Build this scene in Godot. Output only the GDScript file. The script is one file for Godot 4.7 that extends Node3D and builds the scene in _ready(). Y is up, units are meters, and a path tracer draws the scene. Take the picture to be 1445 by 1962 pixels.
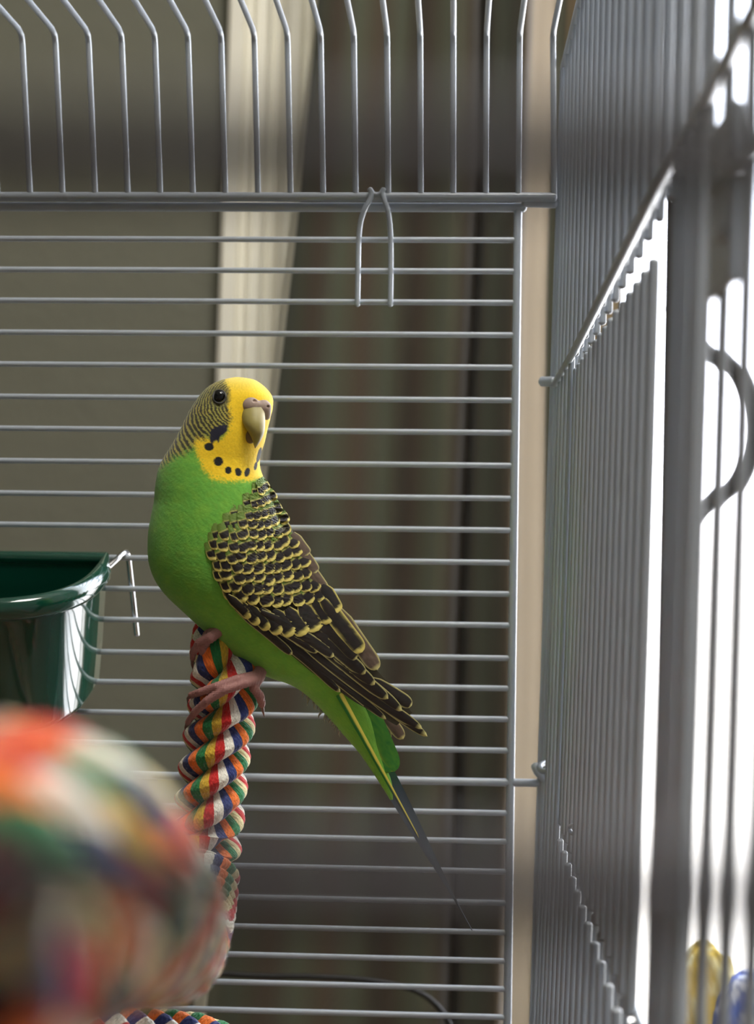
extends Node3D

const F := 3000.0            # focal length in pixels of the 1445x1962 frame
const CX := 722.5
const CY := 981.0
const DB := 0.5              # distance of the bird from the lens
const K := DB / F            # metres per pixel at the bird
var cam_xf := Transform3D()
var mats := {}
var used_names := {}
var height := {}

# ---------------------------------------------------------------- helpers
func cv(px: float, py: float, d: float) -> Vector3:
	return Vector3((px - CX) / F * d, -(py - CY) / F * d, -d)

func wp(px: float, py: float, d: float) -> Vector3:
	return cam_xf * cv(px, py, d)

func at_z(px: float, py: float, z: float) -> Vector3:
	var r: Vector3 = cam_xf.basis * cv(px, py, 1.0)
	return cam_xf.origin + r * ((z - cam_xf.origin.z) / r.z)

func lin(r: float, g: float, b: float) -> Color:
	return Color(r / 255.0, g / 255.0, b / 255.0).srgb_to_linear()

func srgb(r: float, g: float, b: float) -> Color:
	return Color(r / 255.0, g / 255.0, b / 255.0)

func make_mesh(v: PackedVector3Array, idx: PackedInt32Array, col = null, uv = null, face := 0) -> ArrayMesh:
	# face 0: outward by signed volume; 1: towards +z; 2: as given
	var n := PackedVector3Array()
	n.resize(v.size())
	var c := Vector3.ZERO
	for p in v:
		c += p
	c /= maxf(1.0, v.size())
	var vol := 0.0
	var total := Vector3.ZERO
	for i in range(0, idx.size(), 3):
		var a := v[idx[i]]
		var b := v[idx[i + 1]]
		var d := v[idx[i + 2]]
		var k := (d - a).cross(b - a)
		n[idx[i]] += k
		n[idx[i + 1]] += k
		n[idx[i + 2]] += k
		vol += k.dot(a - c)
		total += k
	if (face == 0 and vol < 0.0) or (face == 1 and total.z < 0.0):
		for i in range(0, idx.size(), 3):
			var t := idx[i + 1]
			idx[i + 1] = idx[i + 2]
			idx[i + 2] = t
		for i in n.size():
			n[i] = -n[i]
	for i in n.size():
		n[i] = n[i].normalized()
	var arr := []
	arr.resize(Mesh.ARRAY_MAX)
	arr[Mesh.ARRAY_VERTEX] = v
	arr[Mesh.ARRAY_NORMAL] = n
	arr[Mesh.ARRAY_INDEX] = idx
	if col != null:
		arr[Mesh.ARRAY_COLOR] = col
	if uv != null:
		arr[Mesh.ARRAY_TEX_UV] = uv
	var m := ArrayMesh.new()
	m.add_surface_from_arrays(Mesh.PRIMITIVE_TRIANGLES, arr)
	return m

func grid_idx(rows: int, cols: int, wrap: bool) -> PackedInt32Array:
	var idx := PackedInt32Array()
	var last := cols if wrap else cols - 1
	for i in rows - 1:
		for j in last:
			var a := i * cols + j
			var b := i * cols + (j + 1) % cols
			idx.append_array([a, b, a + cols, b, b + cols, a + cols])
	return idx

func tube_into(v: PackedVector3Array, idx: PackedInt32Array, pts: Array, rad: Array, sides := 10, flat := 1.0) -> void:
	var p := []
	var r := []
	var n0 := pts.size()
	var d0: Vector3 = (pts[0] - pts[1]).normalized()
	var d1: Vector3 = (pts[n0 - 1] - pts[n0 - 2]).normalized()
	for k in [[1.0, 0.02], [0.75, 0.66], [0.35, 0.94]]:
		p.append(pts[0] + d0 * (rad[0] * k[0] * 0.8))
		r.append(rad[0] * k[1])
	for i in n0:
		p.append(pts[i])
		r.append(rad[i] if i < rad.size() else rad[rad.size() - 1])
	var rl: float = r[r.size() - 1]
	for k in [[0.35, 0.94], [0.75, 0.66], [1.0, 0.02]]:
		p.append(pts[n0 - 1] + d1 * (rl * k[0] * 0.8))
		r.append(rl * k[1])
	var base := v.size()
	var t: Vector3 = (p[1] - p[0]).normalized()
	var u := t.cross(Vector3(0.13, 0.21, 0.97)).normalized()
	for i in p.size():
		var t2: Vector3 = t
		if i > 0 and i < p.size() - 1:
			t2 = (p[i + 1] - p[i - 1]).normalized()
		u = (u - t2 * u.dot(t2)).normalized()
		var w := t2.cross(u)
		for j in sides:
			var a := TAU * j / sides
			v.append(p[i] + (u * cos(a) + w * sin(a) * flat) * r[i])
		t = t2
	for i in p.size() - 1:
		for j in sides:
			var a := base + i * sides + j
			var b := base + i * sides + (j + 1) % sides
			idx.append_array([a, a + sides, b, b, a + sides, b + sides])

func tube(pts: Array, rad, sides := 10) -> ArrayMesh:
	var v := PackedVector3Array()
	var idx := PackedInt32Array()
	tube_into(v, idx, pts, rad if rad is Array else [rad], sides)
	return make_mesh(v, idx)

func tubes(list: Array, sides := 10) -> ArrayMesh:
	var v := PackedVector3Array()
	var idx := PackedInt32Array()
	for t in list:
		tube_into(v, idx, t[0], t[1] if t[1] is Array else [t[1]], sides)
	return make_mesh(v, idx)

func smooth_path(pts: Array, per := 8) -> Array:
	var out := []
	for i in pts.size() - 1:
		var a: Vector3 = pts[maxi(i - 1, 0)]
		var b: Vector3 = pts[i]
		var c: Vector3 = pts[i + 1]
		var d: Vector3 = pts[mini(i + 2, pts.size() - 1)]
		for k in per:
			out.append(b.cubic_interpolate(c, a, d, float(k) / per))
	out.append(pts[pts.size() - 1])
	return out

func box_into(v: PackedVector3Array, idx: PackedInt32Array, lo: Vector3, hi: Vector3, bev := 0.0) -> void:
	# a box with chamfered edges: 24 vertices, one quad per face, edge and corner
	bev = minf(bev, 0.45 * minf(hi.x - lo.x, minf(hi.y - lo.y, hi.z - lo.z)))
	var c := (lo + hi) / 2.0
	var h := (hi - lo) / 2.0
	var pts := []
	for ax in 3:
		for s in [-1.0, 1.0]:
			var q := []
			for k in [[-1.0, -1.0], [1.0, -1.0], [1.0, 1.0], [-1.0, 1.0]]:
				var p := Vector3.ZERO
				p[ax] = s * h[ax]
				p[(ax + 1) % 3] = k[0] * (h[(ax + 1) % 3] - bev)
				p[(ax + 2) % 3] = k[1] * (h[(ax + 2) % 3] - bev)
				q.append(p)
			pts.append([q, ax, s])
	var polys := []
	for f in pts:
		polys.append(f[0])
	if bev > 0.0:
		for ax in 3:
			var b1 := (ax + 1) % 3
			var b2 := (ax + 2) % 3
			for s1 in [-1.0, 1.0]:
				for s2 in [-1.0, 1.0]:
					var q := []
					for e in [[-1.0, 0], [1.0, 0], [1.0, 1], [-1.0, 1]]:
						var p := Vector3.ZERO
						p[ax] = e[0] * (h[ax] - bev)
						p[b1] = s1 * (h[b1] - (bev if e[1] == 0 else 0.0))
						p[b2] = s2 * (h[b2] - (bev if e[1] == 1 else 0.0))
						q.append(p)
					polys.append(q)
		for sx in [-1.0, 1.0]:
			for sy in [-1.0, 1.0]:
				for sz in [-1.0, 1.0]:
					polys.append([Vector3(sx * h.x, sy * (h.y - bev), sz * (h.z - bev)), Vector3(sx * (h.x - bev), sy * h.y, sz * (h.z - bev)), Vector3(sx * (h.x - bev), sy * (h.y - bev), sz * h.z)])
	for q in polys:
		var mid := Vector3.ZERO
		for p in q:
			mid += p
		var nn: Vector3 = (q[2] - q[0]).cross(q[1] - q[0])
		if nn.dot(mid) < 0.0:
			q.reverse()
		var base := v.size()
		for p in q:
			v.append(c + p)
		for i in range(1, q.size() - 1):
			idx.append_array([base, base + i, base + i + 1])

func box(lo: Vector3, hi: Vector3, bev := 0.0) -> ArrayMesh:
	var v := PackedVector3Array()
	var idx := PackedInt32Array()
	box_into(v, idx, lo, hi, bev)
	return make_mesh(v, idx, null, null, 2)

func boxes(list: Array) -> ArrayMesh:
	var v := PackedVector3Array()
	var idx := PackedInt32Array()
	for b in list:
		box_into(v, idx, b[0], b[1], b[2] if b.size() > 2 else 0.0)
	return make_mesh(v, idx, null, null, 2)

func nets(sdf: Callable, lo: Vector3, hi: Vector3, cell: float) -> ArrayMesh:
	# surface nets: one vertex in each cell the surface crosses, one quad round each crossed edge
	var nx := int((hi.x - lo.x) / cell) + 2
	var ny := int((hi.y - lo.y) / cell) + 2
	var nz := int((hi.z - lo.z) / cell) + 2
	var f := PackedFloat32Array()
	f.resize(nx * ny * nz)
	for k in nz:
		for j in ny:
			for i in nx:
				f[(k * ny + j) * nx + i] = sdf.call(lo + Vector3(i, j, k) * cell)
	var v := PackedVector3Array()
	var idx := PackedInt32Array()
	var cell_v := PackedInt32Array()
	cell_v.resize(nx * ny * nz)
	cell_v.fill(-1)
	var off := [0, 1, nx, nx + 1, nx * ny, nx * ny + 1, nx * ny + nx, nx * ny + nx + 1]
	var cor := [Vector3(0, 0, 0), Vector3(1, 0, 0), Vector3(0, 1, 0), Vector3(1, 1, 0), Vector3(0, 0, 1), Vector3(1, 0, 1), Vector3(0, 1, 1), Vector3(1, 1, 1)]
	var edges := [[0, 1], [2, 3], [4, 5], [6, 7], [0, 2], [1, 3], [4, 6], [5, 7], [0, 4], [1, 5], [2, 6], [3, 7]]
	for k in nz - 1:
		for j in ny - 1:
			for i in nx - 1:
				var o := (k * ny + j) * nx + i
				var neg := 0
				for c in 8:
					if f[o + off[c]] < 0.0:
						neg += 1
				if neg == 0 or neg == 8:
					continue
				var s := Vector3.ZERO
				var m := 0
				for e in edges:
					var a: float = f[o + off[e[0]]]
					var b: float = f[o + off[e[1]]]
					if (a < 0.0) != (b < 0.0):
						s += cor[e[0]].lerp(cor[e[1]], a / (a - b))
						m += 1
				cell_v[o] = v.size()
				v.append(lo + (Vector3(i, j, k) + s / m) * cell)
	var st := [1, nx, nx * ny]
	for k in range(1, nz - 1):
		for j in range(1, ny - 1):
			for i in range(1, nx - 1):
				var o := (k * ny + j) * nx + i
				for ax in 3:
					var a := f[o] < 0.0
					if a == (f[o + st[ax]] < 0.0):
						continue
					var u: int = st[(ax + 1) % 3]
					var w: int = st[(ax + 2) % 3]
					var q := [cell_v[o - u - w], cell_v[o - w], cell_v[o], cell_v[o - u]]
					if q.min() < 0:
						continue
					if a:
						q.reverse()
					idx.append_array([q[0], q[1], q[2], q[0], q[2], q[3]])
	return make_mesh(v, idx)

func cap(p: Vector3, a: Vector3, b: Vector3, ra: float, rb: float) -> float:
	var ab := b - a
	var t := clampf((p - a).dot(ab) / ab.length_squared(), 0.0, 1.0)
	return p.distance_to(a + ab * t) - lerpf(ra, rb, t)

func smin(a: float, b: float, k: float) -> float:
	var h := maxf(k - absf(a - b), 0.0) / k
	return minf(a, b) - h * h * k * 0.25

func numbered(called: String) -> String:
	if not used_names.has(called):
		used_names[called] = 0
		return called
	used_names[called] += 1
	return "%s_%03d" % [called, used_names[called]]

func tag(o: Node, label := "", category := "", group := "", kind := "") -> Node:
	for k in [["label", label], ["category", category], ["group", group], ["kind", kind]]:
		if k[1]:
			o.set_meta(k[0], k[1])
	return o

func thing(called: String, label: String, category: String, xf := Transform3D(), group := "") -> Node3D:
	var o := Node3D.new()
	o.name = numbered(called)
	add_child(o)
	o.transform = xf
	tag(o, label, category, group)
	return o

func obj(called: String, mesh: Mesh, mat: Material, parent: Node = self) -> MeshInstance3D:
	var o := MeshInstance3D.new()
	o.mesh = mesh
	o.material_override = mat
	if parent == self:
		o.name = numbered(called)
	else:
		var taken := 0
		var base := called
		while parent.has_node(NodePath(called)):
			taken += 1
			called = "%s_%03d" % [base, taken]
		o.name = called
	parent.add_child(o, true)
	return o

func struct(called: String, mesh: Mesh, mat: Material, label: String) -> MeshInstance3D:
	var o := obj(called, mesh, mat)
	tag(o, label, called.get_slice("_", 0), "", "structure")
	return o

func mat(key: String, c: Color, rough := 0.7, metal := 0.0) -> StandardMaterial3D:
	if mats.has(key):
		return mats[key]
	var m := StandardMaterial3D.new()
	m.resource_name = key
	m.albedo_color = c
	m.roughness = rough
	m.metallic = metal
	mats[key] = m
	return m

func vmat(key: String, rough := 0.7) -> StandardMaterial3D:
	var m := mat(key, Color.WHITE, rough)
	m.vertex_color_use_as_albedo = true
	return m

func noise_tex(freq: float, sd: int, octaves := 4, size := 512, normal := false, strength := 8.0) -> NoiseTexture2D:
	var n := FastNoiseLite.new()
	n.seed = sd
	n.frequency = freq
	n.fractal_octaves = octaves
	var t := NoiseTexture2D.new()
	t.noise = n
	t.width = size
	t.height = size
	t.seamless = true
	t.as_normal_map = normal
	t.bump_strength = strength
	return t

# ---------------------------------------------------------------- scene
func _ready():
	build_camera_and_light()
	build_room()
	build_curtain()
	build_window_things()
	build_cage()
	build_feed_cup()
	build_rope()
	build_bird()

func build_camera_and_light():
	var cam := Camera3D.new()
	cam.name = "camera"
	var b := Basis(Vector3.UP, 0.0484) * Basis(Vector3.RIGHT, 0.0024) * Basis(Vector3.BACK, 0.0115)
	cam_xf = Transform3D(b, Vector3(0, 1.1, 0))
	var ca := CameraAttributesPhysical.new()
	ca.frustum_focal_length = 12.0 / (CY / F)
	ca.frustum_focus_distance = 0.505
	ca.exposure_aperture = ca.frustum_focal_length / 3.3
	ca.frustum_near = 0.005
	ca.frustum_far = 50.0
	cam.attributes = ca
	cam.transform = cam_xf
	add_child(cam)
	cam.fov = rad_to_deg(2.0 * atan(CY / F))
	cam.near = 0.005
	cam.current = true

	var e := Environment.new()
	e.background_mode = Environment.BG_SKY
	var sm := ProceduralSkyMaterial.new()
	sm.sky_top_color = Color(0.80, 0.86, 0.95)
	sm.sky_horizon_color = Color(0.95, 0.94, 0.97)
	sm.ground_horizon_color = Color(0.90, 0.88, 0.88)
	sm.ground_bottom_color = Color(0.6, 0.58, 0.55)
	sm.energy_multiplier = 14.0
	var sky := Sky.new()
	sky.sky_material = sm
	e.sky = sky
	e.tonemap_mode = Environment.TONE_MAPPER_LINEAR
	e.tonemap_exposure = 1.04
	e.sdfgi_enabled = true
	e.ssao_enabled = true
	e.ssil_enabled = true
	var we := WorldEnvironment.new()
	we.name = "environment"
	we.environment = e
	add_child(we)

	# daylight that comes in through the window, and an added overhead lamp
	area("daylight", Vector3(0.57, 1.42, -0.985), Vector3(0, 0, 1), Vector2(0.84, 1.5), 1.9, Color(0.97, 0.98, 1.0))
	area("ceiling_fill", Vector3(0.28, 2.43, 0.02), Vector3(0, -1, 0), Vector2(0.5, 0.5), 2.35, Color(1.0, 0.985, 0.955))

func area(called: String, at: Vector3, towards: Vector3, size: Vector2, energy: float, c: Color):
	var l := AreaLight3D.new()
	l.name = called
	l.area_size = size
	l.light_energy = energy
	l.light_color = c
	l.area_normalize_energy = true
	l.shadow_enabled = true
	add_child(l)
	l.transform = Transform3D(Basis.looking_at(towards, Vector3.UP if absf(towards.y) < 0.9 else Vector3.BACK), at)

func build_room():
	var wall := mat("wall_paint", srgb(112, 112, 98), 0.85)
	wall.normal_enabled = true
	wall.normal_texture = noise_tex(0.02, 3, 3, 512, true, 3.0)
	wall.uv1_triplanar = true
	wall.uv1_world_triplanar = true
	wall.uv1_scale = Vector3(3, 3, 3)
	wall.normal_scale = 0.3
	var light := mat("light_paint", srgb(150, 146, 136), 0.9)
	var white := mat("white_gloss", srgb(244, 240, 226), 0.4)
	var zb := -1.06
	var xl := at_z(600, 990, zb).x      # left edge of the window opening
	# back wall round the opening of the window
	struct("wall_back", boxes([
		[Vector3(-1.7, 0, zb - 0.12), Vector3(xl, 2.5, zb)], [Vector3(1.05, 0, zb - 0.12), Vector3(1.4, 2.5, zb)],
		[Vector3(xl, 0, zb - 0.12), Vector3(1.05, 0.66, zb)], [Vector3(xl, 2.2, zb - 0.12), Vector3(1.05, 2.5, zb)]]), wall, "grey-green painted wall behind the cage")
	struct("wall_left", box(Vector3(-1.82, 0, zb - 0.12), Vector3(-1.7, 2.5, 2.0)), wall, "pale painted wall on the left of the room")
	struct("wall_right", box(Vector3(1.4, 0, zb - 0.12), Vector3(1.52, 2.5, 2.0)), light, "pale painted wall on the right of the room")
	struct("wall_front", box(Vector3(-1.82, 0, 2.0), Vector3(1.52, 2.5, 2.12)), light, "pale painted wall behind the viewer")
	struct("floor", box(Vector3(-1.82, -0.1, zb - 0.12), Vector3(1.52, 0, 2.12)), mat("floor_wood", srgb(126, 104, 80), 0.6), "brown floor of the room")
	struct("ceiling", box(Vector3(-1.82, 2.5, zb - 0.12), Vector3(1.52, 2.6, 2.12)), mat("ceiling_paint", srgb(225, 222, 214), 0.9), "white ceiling of the room")
	# unseen flat lamp added to light the front, above the picture
	var fill_light := thing("added_ceiling_fill", "added unseen flat square lamp above the cage, out of the picture", "fill_light", Transform3D(Basis(), Vector3(0.28, 2.44, 0.02)))
	obj("frame", boxes([[Vector3(-0.28, 0, -0.28), Vector3(0.28, 0.06, -0.25), 0.004], [Vector3(-0.28, 0, 0.25), Vector3(0.28, 0.06, 0.28), 0.004], [Vector3(-0.28, 0, -0.25), Vector3(-0.25, 0.06, 0.25), 0.004], [Vector3(0.25, 0, -0.25), Vector3(0.28, 0.06, 0.25), 0.004]]), white, fill_light)
	var glow := mat("fill_glow", srgb(240, 236, 228), 0.6)
	glow.emission_enabled = true
	glow.emission = Color(1.0, 0.96, 0.9)
	glow.emission_energy_multiplier = 1.5
	obj("fill_panel", box(Vector3(-0.25, 0.01, -0.25), Vector3(0.25, 0.05, 0.25), 0.002), glow, fill_light)
	# window: frame, pane
	var pane_m := mat("pane_glass", Color(1, 1, 1, 0.04), 0.05)
	pane_m.transparency = BaseMaterial3D.TRANSPARENCY_ALPHA
	var w := struct("window_1", boxes([
		[Vector3(xl, 0.66, zb - 0.09), Vector3(xl + 0.05, 2.2, zb - 0.03), 0.004], [Vector3(1.0, 0.66, zb - 0.09), Vector3(1.05, 2.2, zb - 0.03), 0.004],
		[Vector3(xl, 0.66, zb - 0.09), Vector3(1.05, 0.70, zb - 0.03), 0.004], [Vector3(xl, 2.15, zb - 0.09), Vector3(1.05, 2.2, zb - 0.03), 0.004]]), white, "white framed window behind the sheer curtain")
	obj("pane", box(Vector3(xl + 0.05, 0.70, zb - 0.063), Vector3(1.0, 2.15, zb - 0.057)), pane_m, w)
	# fluted casing on the left of the window: profile across, swept up, leaning a little
	var prof := [[0.0, 0.0], [0.0, 0.016], [0.05, 0.020], [0.17, 0.020], [0.22, 0.013], [0.26, 0.013], [0.30, 0.016], [0.33, 0.013], [0.40, 0.012], [0.46, 0.015], [0.50, 0.011],
		[0.56, 0.012], [0.62, 0.019], [0.68, 0.022], [0.78, 0.022], [0.82, 0.016], [0.88, 0.016], [0.92, 0.024], [1.0, 0.026], [1.06, 0.026], [1.06, 0.0]]
	var v := PackedVector3Array()
	for side in 2:
		var y := 0.56 if side == 0 else 2.3
		for p in prof:
			var x: float = at_z(lerpf(430, 610, p[0]), 400, zb).x
			v.append(Vector3(x + (y - 1.3) * 0.022, y, zb + p[1]))
	var fl := PackedVector3Array()
	var fi := PackedInt32Array()
	var n := prof.size()
	for j in n - 1:
		var base := fl.size()
		fl.append_array([v[j], v[j + 1], v[n + j], v[n + j + 1]])
		fi.append_array([base, base + 2, base + 1, base + 1, base + 2, base + 3])
	struct("trim_1", make_mesh(fl, fi, null, null, 1), white, "white fluted window casing behind the bird's head")
	struct("trim_2", box(Vector3(xl - 0.08, 0.63, zb - 0.03), Vector3(1.12, 0.665, zb + 0.09), 0.006), white, "white window sill under the bright window")

func build_curtain():
	var m := vmat("curtain_cloth", 0.9)
	m.normal_enabled = true
	m.normal_texture = noise_tex(0.09, 11, 2, 512, true, 6.0)
	m.uv1_scale = Vector3(3, 160, 1)
	m.normal_scale = 0.35
	m.rim_enabled = true
	m.rim = 0.2
	m.backlight_enabled = true
	m.backlight = Color(0.03, 0.025, 0.018)
	# [pixel across at half height, depth towards the room]
	var prof := [[505, 0.0], [540, 0.012], [600, 0.02], [660, 0.016], [720, 0.006], [755, 0.009], [790, 0.02], [840, 0.028], [872, 0.022], [886, -0.004], [894, -0.006], [906, 0.016],
		[940, 0.030], [968, 0.042], [984, 0.042], [1004, 0.026], [1026, 0.008], [1040, -0.012], [1044, -0.034], [1060, -0.036], [1085, -0.028], [1110, -0.038], [1135, -0.028], [1160, -0.032], [1186, -0.036]]
	var rows := 60
	var cols := 120
	var v := PackedVector3Array()
	var col := PackedColorArray()
	var uv := PackedVector2Array()
	var pts := []
	for p in prof:
		pts.append(Vector3(p[0], p[1], 0))
	var line := smooth_path(pts, 7)
	cols = line.size()
	for i in rows:
		var t := i / (rows - 1.0)
		var py := lerpf(-900.0, 2500.0, t)
		for j in cols:
			var px: float = line[j].x
			# the left edge of the curtain swings in over the casing, its folds lean with it
			var s := clampf((px - 505.0) / 530.0, 0.0, 1.0)
			var lean := lerpf(-0.12, -0.024, pow(s, 0.35))
			var x := px + (py - 981.0) * lean + 4.0 * sin(py * 0.004 + s * 9.0)
			var pos := at_z(x, py, -0.965 + line[j].y)
			v.append(pos)
			var g := 0.5 + 0.5 * sin(px * 0.061 + 1.2)
			var cc := lin(78, 68, 55).lerp(lin(80, 83, 67), g)
			cc = cc.lerp(lin(128, 112, 86), smoothstep(984.0, 1000.0, px) * smoothstep(1190.0, 1180.0, px) * (1.0 - smoothstep(1040.0, 1044.0, px) * smoothstep(1064.0, 1060.0, px)))  # window-lit folds painted beige into the cloth, the shaded fold left dark
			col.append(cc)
			uv.append(Vector2(j / (cols - 1.0), t))
	var th := thing("curtain", "heavy brown-green curtain hanging in vertical folds beside the window", "curtain")
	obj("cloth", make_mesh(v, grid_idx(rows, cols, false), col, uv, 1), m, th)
	# pale lining turned out along the left edge
	var lv := PackedVector3Array()
	var luv := PackedVector2Array()
	for i in rows:
		var t := i / (rows - 1.0)
		var py := lerpf(-900.0, 2500.0, t)
		for j in 7:
			var q := j / 6.0
			var px := lerpf(490.0, 530.0, q)
			var x := px + (py - 981.0) * -0.118
			lv.append(at_z(x, py, -0.985 + 0.02 * sin(q * PI) ))
			luv.append(Vector2(q, t))
	obj("lining", make_mesh(lv, grid_idx(rows, 7, false), null, luv, 1), mat("curtain_lining", srgb(236, 232, 216), 0.8), th)
	# curtain rod out of sight above carries it
	obj("rod", tube([Vector3(-0.35, 2.32, -0.95), Vector3(1.2, 2.32, -0.95)], 0.012), mat("dark_metal", srgb(40, 38, 36), 0.5, 0.6), th)

func build_window_things():
	# sheer curtain before the panes
	var sm := mat("sheer_cloth", Color(1, 0.99, 0.99, 0.45), 0.9)
	sm.transparency = BaseMaterial3D.TRANSPARENCY_ALPHA
	sm.backlight_enabled = true
	sm.backlight = Color(1.0, 1.0, 1.0)
	var rows := 8
	var cols := 90
	var v := PackedVector3Array()
	var x0 := at_z(1100, 990, -1.03).x
	for i in rows:
		for j in cols:
			var x := lerpf(x0, 1.02, j / (cols - 1.0))
			v.append(Vector3(x, lerpf(0.70, 2.25, i / (rows - 1.0)), -1.03 + 0.008 * sin(x * 90.0) + 0.004 * sin(x * 210.0 + 1.0)))
	var sh := obj("sheer_curtain", make_mesh(v, grid_idx(rows, cols, false), null, null, 1), sm)
	tag(sh, "white sheer curtain glowing in the bright window on the right", "curtain")
	# scrollwork screen
	var iron := mat("wrought_iron", srgb(46, 46, 48), 0.5, 0.3)
	var z := -0.955
	var th := thing("scroll_screen", "dark iron scrollwork screen standing before the bright sheer curtain", "screen")
	var half := []
	for p in [[1290, 590], [1322, 652], [1358, 678], [1384, 690], [1410, 712], [1434, 750], [1445, 800], [1444, 850], [1430, 898], [1404, 933], [1370, 957], [1335, 985], [1300, 1020]]:
		half.append(at_z(p[0], p[1], z))
	obj("scroll", tube(smooth_path(half, 6), 0.0052, 12), iron, th)
	var px := at_z(1290, 990, z).x
	obj("post", tube([Vector3(px, 0, z), Vector3(px, 1.75, z)], 0.006, 12), iron, th)
	obj("foot", tube([Vector3(px, 0.006, z), Vector3(px, 0.006, z + 0.2)], 0.006, 12), iron, th)
	# soft things on the sill at the lower right
	cushion("cushion", "yellow soft cushion on the sill seen through the bars at lower right", 1345, 1978, -0.985, Vector3(0.026, 0.055, 0.02), lin(205, 175, 70), lin(235, 225, 170), "cushion")
	cushion("plush_ball", "blue and white patterned soft ball at the lower right edge", 1442, 1985, -0.97, Vector3(0.026, 0.04, 0.02), lin(70, 90, 160), lin(215, 220, 232), "ball")
	# cable
	var cp := []
	for p in [[250, 1850], [470, 1868], [600, 1871], [700, 1877], [770, 1890], [810, 1905], [840, 1930], [862, 1965], [880, 2040]]:
		cp.append(at_z(p[0], p[1], -0.87))
	var cable := obj("power_cable", tube(smooth_path(cp, 6), 0.0016, 8), mat("black_rubber", srgb(16, 15, 14), 0.6))
	tag(cable, "thin black cable curving across low behind the cage bars", "cable")

func cushion(called: String, label: String, px: float, py: float, z: float, r: Vector3, c1: Color, c2: Color, cat: String):
	var at := at_z(px, py, z)
	var n := FastNoiseLite.new()
	n.seed = 5
	n.frequency = 30.0
	var rows := 40
	var cols := 48
	var v := PackedVector3Array()
	var col := PackedColorArray()
	for i in rows:
		var th := PI * i / (rows - 1.0)
		for j in cols:
			var ph := TAU * j / cols
			var d := Vector3(sin(th) * cos(ph), cos(th), sin(th) * sin(ph))
			var k := n.get_noise_3dv(d * 0.05 + at)
			v.append(d * r * (1.0 + 0.12 * k))
			col.append(c1.lerp(c2, smoothstep(-0.1, 0.35, n.get_noise_3dv(d * 0.09 + at * 3.0))))
	var o := obj(called, make_mesh(v, grid_idx(rows, cols, true), col), vmat("soft_cloth", 0.95))
	o.position = at
	tag(o, label, cat)

# ---------------------------------------------------------------- cage
func side_x(y: float) -> float:
	return at_z(1054, 990, -0.6).x + (y - 1.1) * 0.021

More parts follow.
